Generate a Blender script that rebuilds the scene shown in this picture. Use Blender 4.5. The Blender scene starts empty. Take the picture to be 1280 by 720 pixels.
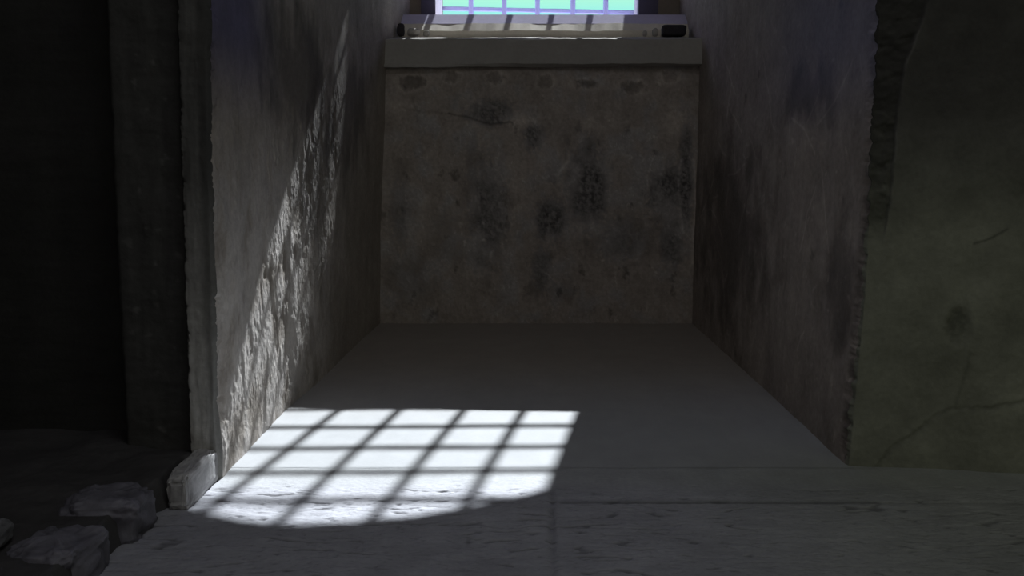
import bpy, bmesh, math, random
import numpy as np
from mathutils import Vector

C = bpy.context.scene.collection
scene = bpy.context.scene
scene.view_settings.view_transform = 'Standard'
scene.view_settings.look = 'None'
scene.view_settings.exposure = 0.0

# ------------------------------------------------------------------ helpers
def lin(r, g, b):
    f = lambda c: (c / 255 / 12.92) if c <= 10 else ((c / 255 + .055) / 1.055) ** 2.4
    return (f(r), f(g), f(b))

_rs = np.random.RandomState(7)
_perm = np.tile(_rs.permutation(256), 3)
_grad = _rs.normal(size=(256, 3)); _grad /= np.linalg.norm(_grad, axis=1)[:, None]

def perlin(x, y, z):
    xi, yi, zi = np.floor(x).astype(int), np.floor(y).astype(int), np.floor(z).astype(int)
    fx, fy, fz = x - xi, y - yi, z - zi
    fade = lambda t: t * t * t * (t * (6 * t - 15) + 10)
    u, v, w = fade(fx), fade(fy), fade(fz)
    xi &= 255; yi &= 255; zi &= 255
    def g(i, j, k):
        h = _perm[_perm[_perm[(xi + i) & 255] + ((yi + j) & 255)] + ((zi + k) & 255)]
        gr = _grad[h]
        return gr[..., 0] * (fx - i) + gr[..., 1] * (fy - j) + gr[..., 2] * (fz - k)
    L = lambda a, b, t: a + t * (b - a)
    return L(L(L(g(0,0,0), g(1,0,0), u), L(g(0,1,0), g(1,1,0), u), v),
             L(L(g(0,0,1), g(1,0,1), u), L(g(0,1,1), g(1,1,1), u), v), w) * 1.5

def fbm(x, y, z, octv=4, gain=.5, ridged=False):
    t = 0; a = 1; s = 0; f = 1
    for k in range(octv):
        n = perlin(x * f + 17.3 * k, y * f + 5.1 * k, z * f + 9.7 * k)
        if ridged: n = 1 - 2 * np.abs(n)
        t = t + a * n; s += a; a *= gain; f *= 2.03
    return t / s

def sst(a, b, x):
    t = np.clip((x - a) / (b - a), 0, 1)
    return t * t * (3 - 2 * t)

def blob(X, Z, cx, cz, rx, rz, warp=None, soft=.6):
    d = np.sqrt(((X - cx) / rx) ** 2 + ((Z - cz) / rz) ** 2)
    if warp is not None: d = d + warp
    return 1 - sst(1 - soft, 1 + soft * .5, d)

def seg_dist(X, Z, pts):
    best = np.full(X.shape, 9.)
    for (ax, az), (bx, bz) in zip(pts[:-1], pts[1:]):
        dx, dz = bx - ax, bz - az
        t = np.clip(((X - ax) * dx + (Z - az) * dz) / (dx * dx + dz * dz), 0, 1)
        best = np.minimum(best, np.hypot(X - ax - t * dx, Z - az - t * dz))
    return best

def put(o, parent=None):
    C.objects.link(o)
    if parent is not None: o.parent = parent
    return o

def grid_mesh(name, P, col, mat, parent=None, flip=False):
    """P: (n, m, 3) vertex grid, col: (n, m, 3) linear base colour"""
    n, m = P.shape[:2]
    idx = np.arange(n * m).reshape(n, m)
    q = np.stack([idx[:-1, :-1], idx[1:, :-1], idx[1:, 1:], idx[:-1, 1:]], -1).reshape(-1, 4)
    if flip: q = q[:, ::-1]
    me = bpy.data.meshes.new(name)
    me.vertices.add(n * m); me.vertices.foreach_set('co', P.astype(np.float32).ravel())
    me.loops.add(q.size); me.loops.foreach_set('vertex_index', q.astype(np.int32).ravel())
    me.polygons.add(len(q)); me.polygons.foreach_set('loop_start', np.arange(0, q.size, 4, dtype=np.int32))
    me.polygons.foreach_set('use_smooth', np.ones(len(q), dtype=bool))
    me.update(calc_edges=True)
    a = me.color_attributes.new('Tone', 'FLOAT_COLOR', 'POINT')
    cc = np.ones((n * m, 4), dtype=np.float32); cc[:, :3] = np.clip(col, 0, 1).reshape(-1, 3)
    a.data.foreach_set('color', cc.ravel())
    me.materials.append(mat)
    return put(bpy.data.objects.new(name, me), parent)

def tag(o, label=None, cat=None, group=None, kind=None):
    if label: o['label'] = label
    if cat: o['category'] = cat
    if group: o['group'] = group
    if kind: o['kind'] = kind
    return o

def struct(o, label=None):
    o['kind'] = 'structure'
    if label: o['label'] = label
    return o

def box_bm(bm, x0, x1, y0, y1, z0, z1):
    v = [bm.verts.new(p) for p in ((x0,y0,z0),(x1,y0,z0),(x1,y1,z0),(x0,y1,z0),(x0,y0,z1),(x1,y0,z1),(x1,y1,z1),(x0,y1,z1))]
    for f in ((0,3,2,1),(4,5,6,7),(0,1,5,4),(1,2,6,5),(2,3,7,6),(3,0,4,7)):
        bm.faces.new([v[i] for i in f])
    return v

def bm_obj(name, bm, mat, parent=None, smooth=False):
    bmesh.ops.recalc_face_normals(bm, faces=bm.faces)
    me = bpy.data.meshes.new(name); bm.to_mesh(me); bm.free()
    if smooth: me.polygons.foreach_set('use_smooth', [True] * len(me.polygons))
    me.materials.append(mat)
    return put(bpy.data.objects.new(name, me), parent)

# ------------------------------------------------------------------ materials
def masonry(name, base=None, rough=.9, scale=60, bump=.35, dist=.004, var=.25, spec=.2, scale2=9):
    """plaster / stone: 'Tone' attribute (or flat base) broken up by noise, with fine bump"""
    m = bpy.data.materials.new(name); m.use_nodes = True
    N, L = m.node_tree.nodes, m.node_tree.links
    b = N['Principled BSDF']
    b.inputs['Roughness'].default_value = rough
    b.inputs['Specular IOR Level'].default_value = spec
    tc = N.new('ShaderNodeTexCoord')
    n1 = N.new('ShaderNodeTexNoise'); n1.inputs['Scale'].default_value = scale; n1.inputs['Detail'].default_value = 8; n1.inputs['Roughness'].default_value = .65
    n2 = N.new('ShaderNodeTexNoise'); n2.inputs['Scale'].default_value = scale2; n2.inputs['Detail'].default_value = 6
    L.new(tc.outputs['Object'], n1.inputs['Vector']); L.new(tc.outputs['Object'], n2.inputs['Vector'])
    add = N.new('ShaderNodeMath'); add.operation = 'ADD'; L.new(n1.outputs['Fac'], add.inputs[0]); L.new(n2.outputs['Fac'], add.inputs[1])
    mr = N.new('ShaderNodeMapRange'); mr.inputs['From Min'].default_value = .6; mr.inputs['From Max'].default_value = 1.4
    mr.inputs['To Min'].default_value = 1 - var; mr.inputs['To Max'].default_value = 1 + var
    L.new(add.outputs[0], mr.inputs['Value'])
    mix = N.new('ShaderNodeVectorMath'); mix.operation = 'MULTIPLY'
    if base is None:
        at = N.new('ShaderNodeAttribute'); at.attribute_name = 'Tone'; L.new(at.outputs['Color'], mix.inputs[0])
    else:
        rgb = N.new('ShaderNodeRGB'); rgb.outputs[0].default_value = (*base, 1); L.new(rgb.outputs[0], mix.inputs[0])
    L.new(mr.outputs[0], mix.inputs[1]); L.new(mix.outputs[0], b.inputs['Base Color'])
    bp = N.new('ShaderNodeBump'); bp.inputs['Strength'].default_value = bump; bp.inputs['Distance'].default_value = dist
    L.new(n1.outputs['Fac'], bp.inputs['Height']); L.new(bp.outputs[0], b.inputs['Normal'])
    return m

M_plaster = masonry('aged_plaster', var=.22, bump=.5)
M_plaster_rough = masonry('rough_lit_plaster', var=.18, bump=.7, scale=75, dist=.006)
M_floor = masonry('smooth_screed', rough=.75, var=.07, bump=.12, scale=90, spec=.3)
M_flag = masonry('worn_flagstone', rough=.7, var=.18, bump=.5, scale=70, spec=.35)
M_stone = masonry('kerb_stone', var=.25, bump=.6, spec=.4, rough=.6)
M_shell = masonry('dark_shell', base=(.12, .115, .11))
M_ledge = masonry('ledge_plaster', base=(.35, .33, .30), var=.12, bump=.2)
M_rub_pale = masonry('pale_rubble', base=(.42, .39, .35))
M_rub_dark = masonry('dark_rubble', base=(.05, .045, .05))
M_jamb = masonry('violet_grey_frame', base=(.10, .09, .125), var=.1, rough=.7)
M_brown = masonry('brown_render', base=(.27, .23, .18), var=.15)
M_reveal = masonry('pale_reveal', base=(.62, .57, .60), var=.1)
M_sill_up = masonry('bloom_tinted_sill', base=(.66, .61, .80), var=.1, bump=.1)  # lavender imitates the window's bloom over this strip, put into the base colour
M_sill_lo = masonry('cream_sill', base=(.82, .75, .63), var=.12, bump=.15)

def iron():
    m = masonry('bloom_tinted_iron', base=(.62, .62, .92), rough=.55, var=.08, bump=.1, scale=120, spec=.4)  # lavender is sky glare bleeding over backlit bars, put into the base colour
    return m
M_iron = iron()

# ------------------------------------------------------------------ camera
cam = bpy.data.cameras.new('camera'); cam.sensor_width = 36; cam.lens = 1230 / 1280 * 36
co = put(bpy.data.objects.new('camera', cam)); co.location = (0, 0, 1)
PITCH = math.atan(185 / 1230)
co.rotation_euler = (math.pi / 2 - PITCH, 0, 0)
scene.camera = co
def at(px, py, Y):
    """metric point seen at a photo pixel on the plane y = Y"""
    u, v = (px - 640) / 1230, (py - 360) / 1230
    c, s = math.cos(PITCH), math.sin(PITCH)
    d = (u, c - v * s, -s - v * c); t = Y / d[1]
    return d[0] * t, 1 + d[2] * t

# ------------------------------------------------------------------ plan-path wall sheets
def path_sheet(pts, zs, step):
    """pts: plan points; returns base grid X, Y (n,m), horizontal normals and arc length"""
    P = np.array(pts, float)
    out = []
    for a, b in zip(P[:-1], P[1:]):
        L = np.linalg.norm(b - a)
        ymid = (a[1] + b[1]) / 2
        st = step(*((a + b) / 2))
        n = max(1, int(round(L / st)))
        for i in range(n): out.append(a + (b - a) * i / n)
    out.append(P[-1]); out = np.array(out)
    t = np.gradient(out, axis=0); t /= np.linalg.norm(t, axis=1)[:, None]
    return out, np.stack([t[:, 1], -t[:, 0]], 1)

ZN = np.concatenate([np.linspace(-.03, 1.9, 470), np.linspace(1.93, 4.2, 60)])
GREY = np.array([.34, .30, .262])

def shade(base, k):
    return np.array(base)[None, None, :] * k[..., None]

# ---- left side of the alcove (sun rakes along it) ----
LP = [(-.655, 7.0), (-.668, 6.1), (-.728, 5.318), (-.765, 4.84), (-.812, 3.95), (-.846, 3.6), (-.857, 3.25), (-.866, 2.86), (-.868, 2.83)]
pl, nl = path_sheet(LP, ZN, lambda x, y: .02 if y > 5.3 else (.0065 if y > 4.5 else .0035))
nl = -nl if nl[5, 0] < 0 else nl
nl[:] = nl * np.sign(nl[:, :1])
Yg = np.repeat(pl[:, 1][:, None], len(ZN), 1); Zg = np.repeat(ZN[None, :], len(pl), 0)
Xb = pl[:, 0][:, None] + (.014 + .012 * sst(.2, 1.4, Zg)) * Zg + .003 * sst(2.9, 5.3, Yg) * Zg
rough = 1 - sst(3.9, 5.0, Yg)
edge = 1 - sst(2.83, 2.93, Yg)
big = fbm(Yg * 2.1, Zg * 1.6, Yg * 0 + 3.2, 3)
mid = fbm(Yg * 8, Zg * 5, Yg * 0 + 8.1, 4, .55)
strk = fbm(Yg * 26 + Zg * 9, Zg * 9, Yg * 0 + 1.1, 3, .6, True)
fine = fbm(Yg * 55, Zg * 42, Yg * 0 + 4.4, 3, .6)
chunk = sst(.05, .22, fbm(Yg * 6.5 + 2, Zg * 3.6, Yg * 0 + 12.1, 4, .55))    # flaked layer
lowz = 1 - sst(1.0, 1.5, Zg)
gouge = sst(.30, .5, fbm(Yg * 10, Zg * 7, Yg * 0 + 52.1, 3, .6)) * sst(.25, .6, Zg)
disp = big * .008 + mid * (.003 + .0028 * rough) + rough * lowz * (strk * .0010 + fine * .0016 + chunk * .0035 - gouge * .006) + (1 - rough) * fine * .0008
disp = disp - edge * (.006 + .018 * np.clip(fbm(Yg * 20, Zg * 40, Yg * 0 + 2.2, 5, .7), 0, 1)) * sst(.1, .2, Zg)
fadeL = sst(-.03, .06, Zg) * .6 + .4
disp *= fadeL
XL = Xb + nl[:, 0][:, None] * disp
YL = Yg + nl[:, 1][:, None] * disp
w = fbm(Yg * 9, Zg * 5, Yg * 0 + 6.6, 4)
k = 1 + .22 * big + .28 * w
k *= 1 - .55 * blob(Yg, Zg, 3.75, 1.25, .45, .26, w * .8)
k *= 1 - .45 * blob(Yg, Zg, 4.55, 1.15, .45, .30, w * .8)
k *= 1 - .35 * blob(Yg, Zg, 4.0, .9, .25, .35, w * .8)
k *= 1 + .75 * (1 - sst(3.5, 4.6, Yg)) * (1 - sst(.5, 1.1, Zg)) * sst(-.3, .2, mid + .1) * (1 - .3 * gouge)  # near low plaster lightened in colour to strengthen the raking sunlight
spk = fbm(Yg * 45, Zg * 45, Yg * 0 + 91.3, 3, .6)
k *= 1 + .22 * spk - .25 * sst(.35, .6, fbm(Yg * 12, Zg * 9, Yg * 0 + 3.3, 4, .6)) + .25 * sst(.86, .96, fbm(Yg * 7, Zg * 5, Yg * 0 + 13.3, 3, .5, True)) * (1 - rough)
colL = shade(GREY * .98, np.clip(k, .25, 1.8))
neu = ((1 - sst(3.6, 4.8, Yg)) * (1 - sst(.7, 1.2, Zg)) * sst(-.3, .2, mid + .1))[..., None] * .4  # mask for the cooler tone of bluish sunlight, painted into the plaster
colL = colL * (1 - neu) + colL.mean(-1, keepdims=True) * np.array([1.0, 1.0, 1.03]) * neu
sky_tint = (sst(1.0, 1.35, Zg) * (1 - sst(3.1, 3.6, Yg)))[..., None]
colL = colL * (1 - .85 * sky_tint) + np.array([.085, .078, .16]) * (1 + .5 * big + .5 * w)[..., None] * .85 * sky_tint  # violet sky light on the upper near wall, painted into the colour
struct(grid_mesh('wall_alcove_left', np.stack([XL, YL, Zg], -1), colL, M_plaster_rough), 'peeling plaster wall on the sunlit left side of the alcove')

# ---- left jamb face and the dark wall beyond ----
JP = [(-.868, 2.83), (-.884, 2.815), (-.957, 2.822), (-.964, 2.84), (-.972, 2.875), (-1.17, 2.885), (-1.2, 3.05), (-3.05, 3.05)]
pj, nj = path_sheet(JP, ZN, lambda x, y: .0035 if x > -.97 else (.008 if x > -1.25 else .05))
sgn = np.where(nj[:, 1] > 0, -1., 1.); nj = nj * sgn[:, None]
Yj = np.repeat(pj[:, 1][:, None], len(ZN), 1); Zj = np.repeat(ZN[None, :], len(pj), 0)
Xj0 = np.repeat(pj[:, 0][:, None], len(ZN), 1)
Xj = Xj0 + np.where(Xj0 > -1.0, .020 + .0, .015) * Zj * .9 + (.029 - .018) * Zj * sst(-.90, -.868, Xj0)
dj = fbm(Xj0 * 30, Zj * 6, Xj0 * 0 + 5.5, 4) * .006 + fbm(Xj0 * 7, Zj * 16, Xj0 * 0 + 1.5, 4) * .006
ragged = np.exp(-((Xj0 + .958) / .008) ** 2) + np.exp(-((Xj0 + .872) / .008) ** 2)
dj = dj - ragged * (.002 + .020 * np.clip(fbm(Xj0 * 20, Zj * 38, Xj0 * 0 + 7.7, 5, .7), 0, 1))
# meet the alcove wall's last column
e = 1 - sst(0, .03, np.cumsum(np.r_[0, np.linalg.norm(np.diff(pj, axis=0), axis=1)]))[:, None]
XJ = Xj + nj[:, 0][:, None] * dj; YJ = Yj + nj[:, 1][:, None] * dj
XJ = XJ * (1 - e) + (XL[-1] + (Xj0 - Xj0[0])) * e
YJ = YJ * (1 - e) + (YL[-1] + (Yj - Yj[0])) * e
XJ[0], YJ[0] = XL[-1], YL[-1]
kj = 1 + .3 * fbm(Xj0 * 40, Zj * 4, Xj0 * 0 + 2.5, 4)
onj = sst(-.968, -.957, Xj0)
kj *= onj * (.95 - .4 * sst(-.915, -.89, Xj0)) * (1.9 - 1.5 * sst(.1, 1.0, Zj)) * (1 + .25 * fbm(Xj0 * 70, Zj * 3, Xj0 * 0 + 1.2, 3)) + (1 - onj) * (.13 + .09 * sst(-1.18, -1.15, Xj0))  # jamb painted darker upward, as floor bounce fades with height
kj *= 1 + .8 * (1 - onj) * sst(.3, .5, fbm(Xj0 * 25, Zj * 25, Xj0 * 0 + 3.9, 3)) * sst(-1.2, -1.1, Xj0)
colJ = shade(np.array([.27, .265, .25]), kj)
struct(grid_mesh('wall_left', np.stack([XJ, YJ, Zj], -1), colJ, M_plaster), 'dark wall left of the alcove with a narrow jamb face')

# ---- right side of the alcove ----
RP = [(1.02, 7.0), (1.008, 6.1), (.992, 5.318), (1.027, 3.843), (1.036, 2.99), (1.037, 2.96)]
pr, nr = path_sheet(RP, ZN, lambda x, y: .02 if y > 5.3 else (.008 if y > 4.4 else .0045))
nr = nr * -np.sign(nr[:, :1])
Yr = np.repeat(pr[:, 1][:, None], len(ZN), 1); Zr = np.repeat(ZN[None, :], len(pr), 0)
nearR = 1 - sst(2.96, 3.9, Yr)
bulge = (.028 * np.sin(np.clip(Zr / 1.4, 0, 1) * 2.3)) * nearR
wr = fbm(Yr * 8, Zr * 5, Yr * 0 + 31.6, 4)
dr = fbm(Yr * 2, Zr * 1.7, Yr * 0 + 40.2, 3) * .012 + fbm(Yr * 9, Zr * 6, Yr * 0 + 44.2, 4, .55) * .006 + fbm(Yr * 40, Zr * 34, Yr * 0 + 2.1, 3) * .0015
edger = 1 - sst(2.96, 3.03, Yr)
dr -= edger * (.004 + .026 * np.clip(fbm(Yr * 3, Zr * 22, Yr * 0 + 9.2, 5, .7), -.2, 1))
dr *= sst(-.03, .06, Zr) * .6 + .4
XR = pr[:, 0][:, None] + bulge + nr[:, 0][:, None] * dr
YR = Yr + nr[:, 1][:, None] * dr
kr = 1 + .3 * wr + .12 * fbm(Yr * 12, Zr * 3.5, Yr * 0 + 3.1, 3) + .28 * fbm(Yr * 38, Zr * 38, Yr * 0 + 93.1, 4, .65)
kr *= 1 + .3 * sst(.84, .95, fbm(Yr * 6, Zr * 5, Yr * 0 + 14.3, 3, .5, True)) - .35 * sst(.30, .5, fbm(Yr * 7, Zr * 6, Yr * 0 + 24.3, 4, .6))
kr *= 1 - .45 * blob(Yr, Zr, 4.6, .55, .75, .4, wr * .9)
kr *= 1 - .5 * blob(Yr, Zr, 3.5, 1.15, .35, .12, wr * .9)
kr *= 1 - .4 * blob(Yr, Zr, 3.15, .55, .2, .22, wr * .9)
for _i in range(26):
    y0, z0 = _rs.uniform(3.0, 5.0), _rs.uniform(.3, 1.35); a = _rs.uniform(-1.4, 1.4)
    l = _rs.uniform(.08, .35)
    pts = [(y0, z0), (y0 + l * .5 * math.cos(a) , z0 + l * .5 * math.sin(a) + _rs.uniform(-.03, .03)), (y0 + l * math.cos(a), z0 + l * math.sin(a))]
    kr *= 1 + .35 * np.exp(-(seg_dist(Yr + wr * .03, Zr, pts) / .005) ** 2)
kr *= 1 - .6 * edger * sst(-.2, .3, wr)
colR = shade(GREY * .98 * np.array([1.0, .98, 1.0]), np.clip(kr, .2, 1.7))
sky_tint = (sst(.95, 1.35, Zr) * (1 - sst(3.3, 4.4, Yr)))[..., None]
colR = colR * (1 - .6 * sky_tint) + np.array([.20, .20, .32]) * .6 * sky_tint  # bluish skylight high near the corner, mixed into the plaster colour
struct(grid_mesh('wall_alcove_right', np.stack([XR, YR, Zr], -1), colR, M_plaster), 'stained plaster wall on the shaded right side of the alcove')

# ---- outer wall to the right ----
OP = [(1.037, 2.96), (1.045, 2.945), (1.06, 2.942), (1.3, 2.91), (1.7, 2.845), (3.05, 2.65)]
po, no = path_sheet(OP, ZN, lambda x, y: .0035 if x < 1.7 else .05)
no = no * -np.sign(no[:, 1:])
Xo0 = np.repeat(po[:, 0][:, None], len(ZN), 1); Zo = np.repeat(ZN[None, :], len(po), 0); Yo = np.repeat(po[:, 1][:, None], len(ZN), 1)
bo = (.028 * np.sin(np.clip(Zo / 1.4, 0, 1) * 2.3)) * (1 - sst(1.05, 1.15, Xo0))
wo = fbm(Xo0 * 8, Zo * 8, Xo0 * 0 + 71.6, 4)
crk = [at(*p, 2.94) for p in ((1185, -60), (1158, 0), (1130, 80), (1118, 150), (1110, 250), (1100, 300))]
cz = np.array([c[1] for c in crk])[::-1]; cx = np.array([c[0] for c in crk])[::-1]
cxz = np.interp(Zo, cz, cx) + .012 * fbm(Xo0 * 0 + 1, Zo * 14, Xo0 * 0, 3)
rec = (1 - sst(-.003, .006, Xo0 - cxz)) * sst(.66, .8, Zo)
do = fbm(Xo0 * 3, Zo * 3, Xo0 * 0 + 6.2, 3) * .012 + wo * .005 + fbm(Xo0 * 40, Zo * 40, Xo0 * 0 + 8.2, 3) * .0016
do -= rec * (.012 + .014 * fbm(Xo0 * 14, Zo * 28, Xo0 * 0 + 3.4, 3))
crk2 = [at(*p, 2.9) for p in ((1100, 590), (1118, 565), (1145, 545), (1168, 525), (1190, 512), (1225, 510), (1262, 500), (1300, 488))]
d2 = seg_dist(Xo0 + wo * .02, Zo + wo * .03 + .008 * fbm(Xo0 * 50, Zo * 50, Xo0 * 0 + 1.8, 3), crk2)
do -= .0025 * np.exp(-(d2 / .006) ** 2)
crk3 = [at(*p, 2.9) for p in ((1195, 510), (1205, 470), (1210, 440))]
d3 = seg_dist(Xo0 + wo * .012, Zo, crk3)
hole = blob(Xo0, Zo, *at(1200, 402, 2.9), .038, .055, wo * .8)
do -= hole * .012
eo = 1 - sst(0, .025, np.cumsum(np.r_[0, np.linalg.norm(np.diff(po, axis=0), axis=1)]))[:, None]
XO = Xo0 + bo; YO = Yo - do
XO = XO * (1 - eo) + (XR[-1] + Xo0 - Xo0[0]) * eo
YO = YO * (1 - eo) + (YR[-1] + Yo - Yo[0]) * eo
XO[0], YO[0] = XR[-1], YR[-1]
ko = 1 + .3 * wo + .2 * fbm(Xo0 * 2.4, Zo * 9, Xo0 * 0 + 4.9, 3)
ko *= 1 - .45 * hole * np.clip(.8 + 1.2 * fbm(Xo0 * 60, Zo * 60, Xo0 * 0 + 1.2, 3), 0, 1)
ko *= 1 - .42 * rec * (1 - .5 * sst(0, .3, fbm(Xo0 * 16, Zo * 34, Xo0 * 0 + 13.4, 3)))
ko *= 1 + .55 * sst(-.2, .3, wo) * np.exp(-(np.abs(Xo0 - cxz - .004) / .003) ** 2) * sst(.6, .75, Zo)
ko *= 1 - .32 * np.exp(-(d2 / .009) ** 2) * sst(-.3, .2, wo + .3 * fbm(Xo0 * 40, Zo * 40, Xo0 * 0 + 2.8, 2))
ko *= 1 - .2 * np.exp(-(d3 / .006) ** 2)
pale = (1 - sst(.0, .07, d2 + wo * .02)) * sst(1.4, 1.55, Xo0 + wo * .1) 
ko *= 1 + .3 * pale
crk4 = [at(*p, 2.9) for p in ((1218, 304), (1238, 296), (1256, 286))]
ko *= 1 - .5 * np.exp(-(seg_dist(Xo0, Zo + wo * .01, crk4) / .004) ** 2)
topd = .95 - .68 * sst(.55, 1.2, Zo)  # colour darkened upward to imitate floor bounce reaching only the lower wall
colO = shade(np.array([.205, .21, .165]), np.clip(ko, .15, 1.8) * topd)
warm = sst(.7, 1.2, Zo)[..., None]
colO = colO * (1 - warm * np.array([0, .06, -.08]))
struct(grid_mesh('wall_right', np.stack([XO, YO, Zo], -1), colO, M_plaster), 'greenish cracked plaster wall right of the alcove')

# ---- low wall under the window ----
xs = np.linspace(-.80, 1.06, 430); zs = np.linspace(-.03, 1.42, 340)
Xk, Zk = np.meshgrid(xs, zs, indexing='ij')
wk = fbm(Xk * 9, Zk * 7, Xk * 0 + 21.6, 5, .55)
vk = fbm(Xk * 14, Zk * 3, Xk * 0 + 28.6, 4, .55)
fk = fbm(Xk * 42, Zk * 36, Xk * 0 + 33.1, 3, .6)
f2 = fbm(Xk * 75, Zk * 70, Xk * 0 + 37.1, 3, .65)
net = sst(.80, .94, fbm(Xk * 8, Zk * 5.5, Xk * 0 + 47.1, 4, .55, True))
blot = sst(.22, .45, fbm(Xk * 12, Zk * 8, Xk * 0 + 57.1, 5, .62))
kk = 1 + .2 * wk + .14 * vk + .26 * fk + .24 * f2 + .55 * net * sst(-.2, .3, vk) + .4 * sst(.82, .95, fbm(Xk * 20, Zk * 14, Xk * 0 + 67.1, 3, .55, True)) * sst(-.1, .3, wk) - .45 * blot * (1 - sst(1.05, 1.3, Zk))
stain = np.zeros_like(Xk)
PX = 5.318 / 1230
for px, py, rx, ry, a in ((735, 235, 30, 55, .75), (690, 275, 24, 26, .75), (610, 265, 26, 70, .6), (858, 230, 9, 75, .8), (832, 238, 26, 36, .8), (842, 300, 16, 40, .6),
                          (612, 140, 32, 17, .65), (668, 172, 13, 18, .7), (500, 265, 16, 50, .4), (678, 338, 14, 30, .55), (702, 365, 22, 14, .3), (560, 300, 30, 40, .25), (780, 300, 40, 30, .45),
                          (600, 315, 14, 30, .5), (735, 185, 14, 20, .4), (690, 220, 12, 10, .5), (512, 350, 40, 40, .3), (590, 200, 8, 60, .35)):
    x0, z0 = at(px, py, 5.318)
    stain = np.maximum(stain, a * blob(Xk, Zk, x0, z0, rx * PX, ry * PX, (wk * 1.5 + .8 * fk), .8))
kk *= 1 - stain * np.clip(.62 + 1.5 * fk + .9 * f2, 0, 1)
pit = np.zeros_like(Xk)
for px, py, rx, ry in ((513, 101, 17, 9), (563, 95, 11, 8), (620, 97, 11, 8), (683, 101, 10, 8), (735, 104, 17, 8), (790, 109, 16, 9), (838, 94, 12, 8)):
    x0, z0 = at(px, py, 5.318)
    d = np.sqrt(((Xk - x0) / (rx * PX)) ** 2 + ((Zk - z0) / (ry * PX)) ** 2) + (wk + .6 * fk) * .9
    pit = np.maximum(pit, (1 - sst(.4, 1.1, d)) * (.45 + .45 * (rx > 14))); kk *= 1 + .22 * np.exp(-((d - 1.15) / .22) ** 2)
kk *= 1 - .42 * pit
for px, py, rx, ry, a in ((650, 150, 26, 10, .3), (752, 152, 26, 10, .3), (500, 132, 24, 8, .25), (845, 150, 14, 18, .35), (640, 230, 25, 60, .12)):
    x0, z0 = at(px, py, 5.318)
    kk *= 1 + a * blob(Xk, Zk, x0, z0, rx * PX, ry * PX, wk * .9, .8)
for line, a, wd in ((((708, 185), (712, 200), (700, 216), (682, 222)), .35, .010), (((868, 200), (872, 260), (866, 330)), .5, .010), (((852, 200), (848, 235), (856, 290)), .35, .007),
                    (((560, 142), (590, 148), (612, 156), (640, 152)), -.45, .006), (((500, 135), (560, 142)), -.2, .005), (((600, 215), (597, 250), (604, 285)), .25, .006)):
    d = seg_dist(Xk + wk * .02, Zk + wk * .02, [at(*p, 5.318) for p in line])
    kk *= 1 + a * np.exp(-(d / wd) ** 2)
kk *= 1 - .35 * np.exp(-(np.abs(Zk - 1.383) / .012) ** 2)
colK = shade(np.array([.325, .282, .245]), np.clip(kk, .15, 1.7))
grey = sst(.0, .4, wk + stain)[..., None] * .5
colK = colK * (1 - grey) + colK.mean(-1, keepdims=True) * np.array([1., .99, 1.0]) * grey
dk = fbm(Xk * 3, Zk * 3, Xk * 0 + 5.9, 3) * .01 + wk * .006 + fk * .0015 - pit * .007 - stain * .008
struct(grid_mesh('wall_alcove_back', np.stack([Xk, 5.318 + .02 - dk + .075 * sst(.1, 1.33, Zk) * np.clip((.95 - Xk) / 1.6, 0, 1), Zk], -1), colK, M_plaster, flip=True), 'blotched plaster low wall under the barred window')

# ------------------------------------------------------------------ ledge and sill
def prof_obj(name, prof, x0, x1, mat, n=90, seed=1, amp=.003, parent=None, yshift=None):
    """extrude a (y, z) profile along x with slight wander; closed ring"""
    bm = bmesh.new(); rings = []
    r = random.Random(seed); ph = [r.uniform(0, 6) for _ in range(6)]
    for i in range(n + 1):
        x = x0 + (x1 - x0) * i / n
        ring = []
        for j, (y, z) in enumerate(prof):
            wob = amp * (math.sin(x * 9 + ph[j % 6]) + .6 * math.sin(x * 23 + ph[(j + 2) % 6]) + .4 * math.sin(x * 61 + ph[(j + 3) % 6]))
            dy = yshift(x, y) if yshift else 0
            ring.append(bm.verts.new((x, y + dy, z + wob + (dy * (z - 1) / y if yshift else 0))))
        rings.append(ring)
    m = len(prof)
    for a, b in zip(rings[:-1], rings[1:]):
        for j in range(m): bm.faces.new((a[j], a[(j + 1) % m], b[(j + 1) % m], b[j]))
    bm.faces.new(rings[0]); bm.faces.new(rings[-1][::-1])
    return bm_obj(name, bm, mat, parent)

zf = lambda py, Y: at(640, py, Y)[1]
ledge_front = lambda x, y: (.065 - .115 * (x + .7) / 1.7) if y < 5.36 else 0
ledge = prof_obj('stone_ledge', [(5.75, zf(46.7, 5.75)), (5.345, zf(47.4, 5.345)), (5.322, zf(47.9, 5.322) - .004), (5.318, zf(79.5, 5.318)), (5.36, 1.385), (5.75, 1.385)],
                 -.70, 1.02, M_ledge, amp=.0016, yshift=ledge_front)
tag(ledge, 'smooth pale grey ledge slab capping the low wall under the barred window', 'ledge')

sill = put(bpy.data.objects.new('window_sill', None)); sill.location = (.15, 5.9, 1.58)
struct(sill, 'sloping sunlit sill between the ledge and the window bars')
bpy.context.view_layer.update()
def under(o, p):
    o.parent = p; o.matrix_parent_inverse = p.matrix_basis.inverted(); return o
yA, zA = 5.75, zf(38.2, 5.75)
yB = 5.811; zB = zA + .74 * (yB - yA); yC = 5.893; zC = zA + .74 * (yC - yA)
lo = prof_obj('lower_slope', [(yA, 1.40), (yA, zA), (yB, zB), (yB, 1.40)], -.71, 1.035, M_sill_lo, amp=.0016, seed=4)
up = prof_obj('upper_slope', [(yB, 1.40), (yB, zB), (yC, zC), (7.02, zC), (7.02, 1.40)], -.70, 1.045, M_sill_up, amp=.0, seed=4)
under(lo, sill); under(up, sill)

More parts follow.
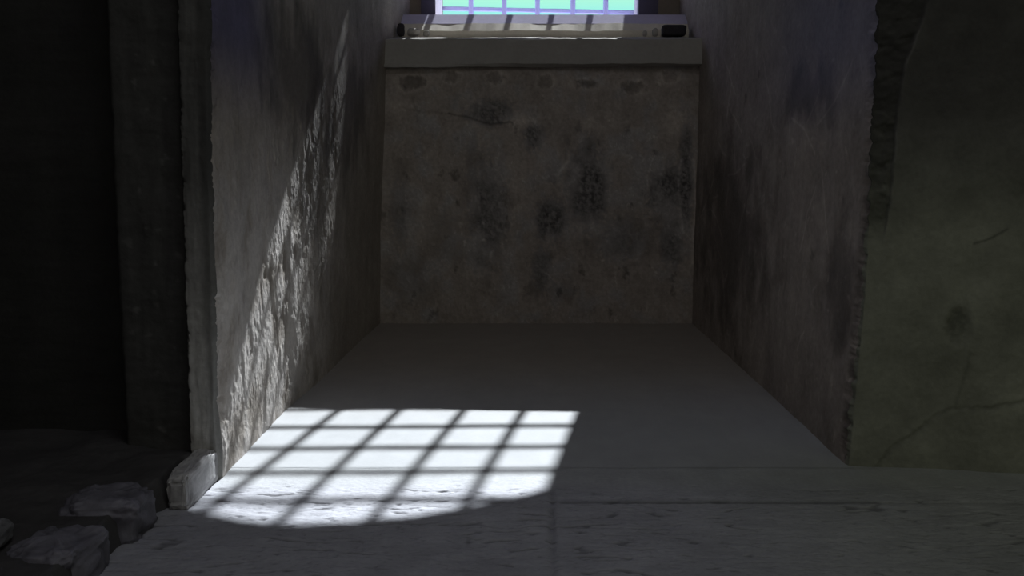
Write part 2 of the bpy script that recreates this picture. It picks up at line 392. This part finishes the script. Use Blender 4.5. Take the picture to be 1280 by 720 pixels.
# ------------------------------------------------------------------ window wall, frame, grille
bm = bmesh.new()
box_bm(bm, -1.0, -.53, 6.1, 7.02, 1.4, 4.2); box_bm(bm, .862, 1.35, 6.1, 7.02, 1.4, 4.2)
struct(bm_obj('wall_window', bm, M_brown), 'brown rendered wall either side of the barred window')

win = put(bpy.data.objects.new('window_1', None)); win.location = (.18, 6.5, zC)
struct(win, 'arched barred window opening high in the alcove')
bpy.context.view_layer.update()
def prism(name, plan, z0, z1, mat):
    bm = bmesh.new()
    a = [bm.verts.new((x, y, z0)) for x, y in plan]; b = [bm.verts.new((x, y, z1)) for x, y in plan]
    n = len(plan)
    for i in range(n): bm.faces.new((a[i], a[(i + 1) % n], b[(i + 1) % n], b[i]))
    bm.faces.new(a[::-1]); bm.faces.new(b)
    return bm_obj(name, bm, mat)
under(prism('frame_post', [(-.545, 6.07), (-.459, 6.07), (-.461, 6.12), (-.545, 6.12)], zf(28, 6.07), 4.2, M_jamb), win)
under(prism('frame_post', [(.758, 6.07), (.875, 6.07), (.875, 6.12), (.756, 6.12)], zf(33, 6.07), 4.2, M_jamb), win)
under(prism('reveal', [(-.54, 6.12), (-.461, 6.12), (-.476, 6.9), (-.54, 6.9)], zC - .02, 4.2, M_reveal), win)
under(prism('reveal', [(.756, 6.12), (.87, 6.12), (.87, 6.9), (.832, 6.9)], zC - .02, 4.2, M_reveal), win)
bm = bmesh.new()
arch = lambda x: 3.93 - .68 * (x - .28) ** 2
xa = np.linspace(-.476, .85, 40)
prev = None
for x in xa:
    q = [bm.verts.new((x, y, z)) for y, z in ((6.9, arch(x)), (7.0, arch(x)), (7.0, 4.2), (6.9, 4.2))]
    if prev:
        for i in range(4): bm.faces.new((prev[i], prev[(i + 1) % 4], q[(i + 1) % 4], q[i]))
    else: bm.faces.new(q)
    prev = q
bm.faces.new(prev[::-1])
box_bm(bm, .85, 1.0, 6.9, 7.0, zC, 4.2); box_bm(bm, -.7, -.476, 6.9, 7.0, zC, 4.2)
under(bm_obj('arched_head', bm, M_brown), win)

gr = put(bpy.data.objects.new('window_grille', None)); gr.location = (.18, 6.93, zC)
tag(gr, 'iron grille of upright and cross bars in the high window against bright sky', 'window grille')
bpy.context.view_layer.update()
def bar(name, p, q, w):
    bm = bmesh.new()
    p, q = Vector(p), Vector(q)
    d = (q - p).normalized(); u = Vector((0, 1, 0)); v = d.cross(u).normalized()
    n = 24; rings = []
    for i in range(n + 1):
        c = p.lerp(q, i / n)
        k = w / 2 * (1 + .05 * math.sin(i * 2.1 + p.x * 7))
        rings.append([bm.verts.new(c + (u * a + v * b) * k) for a, b in ((-1, -.7), (-.7, -1), (.7, -1), (1, -.7), (1, .7), (.7, 1), (-.7, 1), (-1, .7))])
    for a, b in zip(rings[:-1], rings[1:]):
        for j in range(8): bm.faces.new((a[j], a[(j + 1) % 8], b[(j + 1) % 8], b[j]))
    bm.faces.new(rings[0]); bm.faces.new(rings[-1][::-1])
    return under(bm_obj(name, bm, M_iron), gr)
for x in (-.28, -.052, .174, .416, .640):
    bar('upright_bar', (x, 6.93, zC - .01), (x, 6.93, arch(x) + .03), .032)
for i in range(10):
    z = 1.876 + .2078 * i
    if z < 3.88: bar('cross_bar', (-.50, 6.945, z + .014), (.865, 6.945, z - .014), .027)

# ------------------------------------------------------------------ floors
xs = np.linspace(-.93, 1.06, 300); ys = np.linspace(2.92, 5.40, 260)
Xf, Yf = np.meshgrid(xs, ys, indexing='ij')
nf = fbm(Xf * 4, Yf * 4, Xf * 0 + 15, 4)
zfl = nf * .0025
kf = 1 + .08 * nf + .06 * fbm(Xf * 22, Yf * 9, Xf * 0 + 18, 3)
bk = sst(3.2, 4.6, Yf)[..., None]
colF = shade(np.array([.325, .33, .338]), kf) * (1 - bk) + shade(np.array([.31, .275, .245]), kf) * bk
gf = (sst(.2, 1.1, Xf) * (1 - sst(2.70, 3.3, Yf)))[..., None]
colF = colF * (1 - gf) + colF * np.array([.78, .80, .68]) * gf
struct(grid_mesh('floor_alcove', np.stack([Xf, Yf, zfl], -1), colF, M_floor), 'smooth pale screed floor inside the alcove')

xs = np.linspace(-1.12, 3.05, 800); ys = np.concatenate([np.linspace(-3.05, 1.6, 60), np.linspace(1.61, 2.99, 450)])
Xg, Yg2 = np.meshgrid(xs, ys, indexing='ij')
n1 = fbm(Xg * 3, Yg2 * 3, Xg * 0 + 55, 3); n2 = fbm(Xg * 9, Yg2 * 26, Xg * 0 + 57, 4, .6); n3 = fbm(Xg * 30, Yg2 * 50, Xg * 0 + 59, 3, .6)
pits = sst(.32, .5, fbm(Xg * 22, Yg2 * 45, Xg * 0 + 61, 3, .55))
hair = sst(.74, .9, fbm(Xg * 13, Yg2 * 34, Xg * 0 + 73, 4, .6, True))
cracks = sst(.80, .93, fbm(Xg * 3.5, Yg2 * 11, Xg * 0 + 63, 3, .55, True))
jd = np.minimum(seg_dist(Xg, Yg2 + n2 * .006, [(.14, 2.628), (1.3, 2.628), (3.0, 2.60)]), 9)
jd = np.minimum(jd, seg_dist(Xg + n2 * .006, Yg2, [(.118, 2.75), (.112, 2.62), (.094, 2.15), (.09, 1.4)]))
jd = np.minimum(jd, seg_dist(Xg, Yg2 + n2 * .006, [(-1.2, 1.95), (3., 1.93)]))
joint = np.exp(-(jd / .008) ** 2) * (.35 + .65 * sst(-.3, .3, n1 + n2))
blend = sst(2.68, 2.84, Yg2 + n1 * .06) 
nfg = fbm(Xg * 4, Yg2 * 4, Xg * 0 + 15, 4); kfg = 1 + .08 * nfg + .06 * fbm(Xg * 22, Yg2 * 9, Xg * 0 + 18, 3)
zg = nfg * .0025 * blend + (n1 * .006 + n2 * .0030 + n3 * .0022 - pits * .004 - cracks * .004 - hair * .0022) * (1 - blend) - joint * .008 * (1 - sst(2.72, 2.76, Yg2)) - .0 * blend
kg = 1 + .18 * n1 + .14 * n2
kg *= 1 - .4 * pits * (1 - blend); kg *= 1 - .45 * cracks * (1 - blend); jh = np.exp(-(seg_dist(Xg, Yg2 + n2 * .006, [(.14, 2.632), (1.02, 2.630)]) / .010) ** 2)
kg *= 1 - .3 * joint - .35 * jh; kg *= 1 - .28 * hair * (1 - blend)
colG = shade(np.array([.32, .32, .35]), np.clip(kg, .2, 1.6))
gre = sst(.2, 1.1, Xg)[..., None]
colG = colG * (1 - blend[..., None]) + shade(np.array([.325, .33, .338]), kfg) * blend[..., None]
gre = gre * (1 - sst(2.70, 3.3, Yg2))[..., None]
colG = colG * (1 - gre) + colG * np.array([.78, .80, .68]) * gre
struct(grid_mesh('floor', np.stack([Xg, Yg2, zg - .0012 * sst(2.90, 2.93, Yg2)], -1), colG, M_flag), 'worn flagstone floor in front of the alcove')

# raised platform on the left
xs = np.concatenate([np.linspace(-3.05, -1.4, 40), np.linspace(-1.38, -.925, 120)]); ys = np.concatenate([np.linspace(-3.05, 1.6, 40), np.linspace(1.62, 3.08, 200)])
Xp, Yp = np.meshgrid(xs, ys, indexing='ij')
np1 = fbm(Xp * 5, Yp * 5, Xp * 0 + 81, 4)
dropx = -.975 + .035 * sst(2.52, 2.6, Yp) + .03 * fbm(Yp * 6, Yp * 0 + 2, Yp * 0, 3)
zp = .080 + np1 * .022 - .11 * sst(-.03, .012, Xp - dropx) * (1 - sst(2.78, 2.80, Yp))
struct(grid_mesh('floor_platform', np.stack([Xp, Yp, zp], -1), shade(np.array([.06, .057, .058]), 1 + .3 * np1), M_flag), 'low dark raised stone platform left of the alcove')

# ------------------------------------------------------------------ stones
def rock(name, c, size, seed, sq=.55, amp=.12, mat=M_stone, tone=(.145, .14, .165), rz=0, n=40, flat=0, freq=2.2):
    u = np.linspace(0, 2 * np.pi, n * 2 + 1); v = np.linspace(-np.pi / 2, np.pi / 2, n)
    U, V = np.meshgrid(u, v, indexing='ij')
    se = lambda t: np.sign(t) * np.abs(t) ** sq
    X, Y, Z = se(np.cos(V)) * se(np.cos(U)), se(np.cos(V)) * se(np.sin(U)), se(np.sin(V))
    q = fbm(X * freq * .5 + seed * 3.1, Y * freq * .5, Z * freq * .5 + seed, 5, .55)
    q = q - .4 * np.abs(fbm(X * freq + seed, Y * freq, Z * freq + 9, 3))
    k = 1 + amp * q
    X, Y, Z = X * k * size[0] / 2, Y * k * size[1] / 2, Z * k * size[2] / 2
    cr, sr = math.cos(rz), math.sin(rz)
    P = np.stack([X * cr - Y * sr, X * sr + Y * cr, np.maximum(Z, -size[2] / 2)], -1)
    P[-1] = P[0]
    o = grid_mesh(name, P, shade(tone, np.clip(1 + .9 * q, .3, 1.6)), mat)
    # close the seam and the poles
    bm = bmesh.new(); bm.from_mesh(o.data); bmesh.ops.remove_doubles(bm, verts=bm.verts, dist=1e-5); bmesh.ops.recalc_face_normals(bm, faces=bm.faces); bm.to_mesh(o.data); bm.free()
    o.location = c
    return o
K = 'rough stones edging the raised platform'
def kerb(c, size, seed, label, **kw):
    return tag(rock('kerb_stone', c, size, seed, **kw), label, 'stone', K)
kerb((-.908, 2.695, .046), (.066, .27, .108), 3, 'sunlit squared kerb stone directly against the foot of the left jamb', sq=.34, amp=.16, rz=-.035, tone=(.42, .41, .41), n=60, freq=6)
kerb((-1.045, 2.425, .035), (.21, .19, .135), 5, 'dark rough kerb boulder next in line after the sunlit squared kerb stone', sq=.42, amp=.3, rz=.12, n=56, freq=3.2)
kerb((-1.05, 2.15, .03), (.18, .20, .13), 8, 'rough kerb boulder with a faint bluish top between two shadowed gaps', sq=.42, amp=.3, rz=-.15, n=56, freq=3.2)
kerb((-1.10, 1.92, .025), (.20, .18, .11), 11, 'dark kerb stone cut by the bottom edge of the picture', sq=.5, amp=.25, n=44)
kerb((-1.19, 2.13, .108), (.08, .12, .055), 14, 'small dark stone lying on the platform at the far left edge', sq=.6, amp=.25, tone=(.16, .16, .17), n=36)

R = 'bits of rubble on the ledge'
def rub(px, py, Y, w, h, seed, label, mat=M_rub_pale, sq=.75, amp=.3, d=None):
    x, z = at(px, py, Y)
    zb = 1.0 + (Y) * .1003  # ledge top here
    o = rock('rubble_stone', (x, Y, zb + h / 2 + .005), (w, d or w * .8, h), seed, sq=sq, amp=amp, mat=mat, n=16)
    return tag(o, label, 'rubble', R)
rub(517, 44, 5.62, .070, .045, 21, 'larger pale lump of rubble at the left end of the ledge')
rub(533, 45, 5.64, .035, .032, 22, 'small pale lump of rubble right of the larger lump at the ledge left end')
rub(501, 40, 5.66, .045, .072, 23, 'dark rubble piece in the left corner of the ledge', mat=M_rub_dark)
rub(842, 40, 5.66, .135, .062, 24, 'dark broken block in the right corner of the ledge', mat=M_rub_dark, sq=.35, amp=.12, d=.1)
rub(819, 44, 5.64, .035, .045, 25, 'pale lump of rubble touching the dark block at the ledge right end')
rub(806, 45, 5.63, .026, .034, 26, 'smallest pale lump of rubble furthest from the dark block at the ledge right end')

# ------------------------------------------------------------------ room shell
def slab(name, *b, label=None, mat=M_shell):
    bm = bmesh.new(); box_bm(bm, *b); return struct(bm_obj(name, bm, mat), label)
slab('ceiling', -3.2, 3.2, -3.2, 7.3, 4.2, 4.35)
slab('wall_rear', -3.2, 3.2, -3.2, -3.05, -.1, 4.2)
slab('wall_room_left', -3.2, -3.05, -3.05, 3.3, -.1, 4.2)
slab('wall_room_right', 3.05, 3.2, -3.05, 3.3, -.1, 4.2)
# masonry mass behind the plaster
slab('wall_mass_left', -3.2, -1.02, 3.3, 7.1, -.1, 4.2)
slab('wall_mass_right', 1.12, 3.2, 3.3, 7.1, -.1, 4.2)
slab('wall_mass_sill', -1.02, 1.12, 5.42, 7.02, -.1, 1.38)
slab('floor_base', -3.2, 3.2, -3.2, 7.1, -.3, -.06)

# ------------------------------------------------------------------ light
sun = bpy.data.lights.new('sun', 'SUN'); sun.energy = 10.6; sun.angle = math.radians(.53); sun.color = (.89, .95, 1.0)
so = put(bpy.data.objects.new('sun', sun))
so.rotation_euler = Vector((-.178, -1, -.87)).to_track_quat('-Z', 'Y').to_euler()

por = bpy.data.lights.new('sky_portal', 'AREA'); por.shape = 'RECTANGLE'; por.size = 1.4; por.size_y = 2.3
po_ = put(bpy.data.objects.new('sky_portal', por)); po_.location = (.18, 7.06, 2.85); po_.rotation_euler = (math.radians(-90), 0, 0)
por.cycles.is_portal = True

bounce = bpy.data.lights.new('green_bounce_fill', 'AREA'); bounce.size = 1.0; bounce.energy = 3.2; bounce.color = (.92, 1.0, .70)  # added fill imitating greenish bounced light; no real fixture here
lo_ = put(bpy.data.objects.new('green_bounce_fill', bounce)); lo_.location = (2.5, .3, 1.1)
lo_.rotation_euler = (Vector((1.6, 2.9, .1)) - lo_.location).to_track_quat('-Z', 'Y').to_euler()

rear = bpy.data.lights.new('rear_fill', 'AREA'); rear.shape = 'RECTANGLE'; rear.size = 2.4; rear.size_y = 2.2; rear.energy = 12; rear.color = (1.0, .96, .93)  # added unseen fill behind the camera to lift the darks; no opening modelled
do_ = put(bpy.data.objects.new('rear_fill', rear)); do_.location = (.2, -2.6, 2.2)
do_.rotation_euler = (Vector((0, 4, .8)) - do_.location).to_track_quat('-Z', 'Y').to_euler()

top = bpy.data.lights.new('overhead_fill', 'AREA'); top.size = 1.6; top.energy = 17; top.color = (.95, .97, 1.0)  # added overhead fill that brightens the floor; no real fixture
to_ = put(bpy.data.objects.new('overhead_fill', top)); to_.location = (.5, 1.0, 4.1)

W = bpy.data.worlds.new('sky'); scene.world = W; W.use_nodes = True
N, L = W.node_tree.nodes, W.node_tree.links
bg = N['Background']
tc = N.new('ShaderNodeTexCoord'); sp = N.new('ShaderNodeSeparateXYZ'); L.new(tc.outputs['Generated'], sp.inputs[0])
rp = N.new('ShaderNodeValToRGB'); L.new(sp.outputs['Z'], rp.inputs[0])
e = rp.color_ramp.elements
e[0].position = .0; e[0].color = (*lin(120, 225, 245), 1)
e[1].position = 1.0; e[1].color = (.4, .45, 1.1, 1)
a = e.new(.118); a.color = (*lin(150, 240, 240), 1)
a = e.new(.135); a.color = (*lin(175, 250, 222), 1)
a = e.new(.17); a.color = (*lin(175, 250, 222), 1)
a = e.new(.30); a.color = (.7, .7, 1.15, 1)
L.new(rp.outputs[0], bg.inputs['Color']); bg.inputs['Strength'].default_value = 1.0
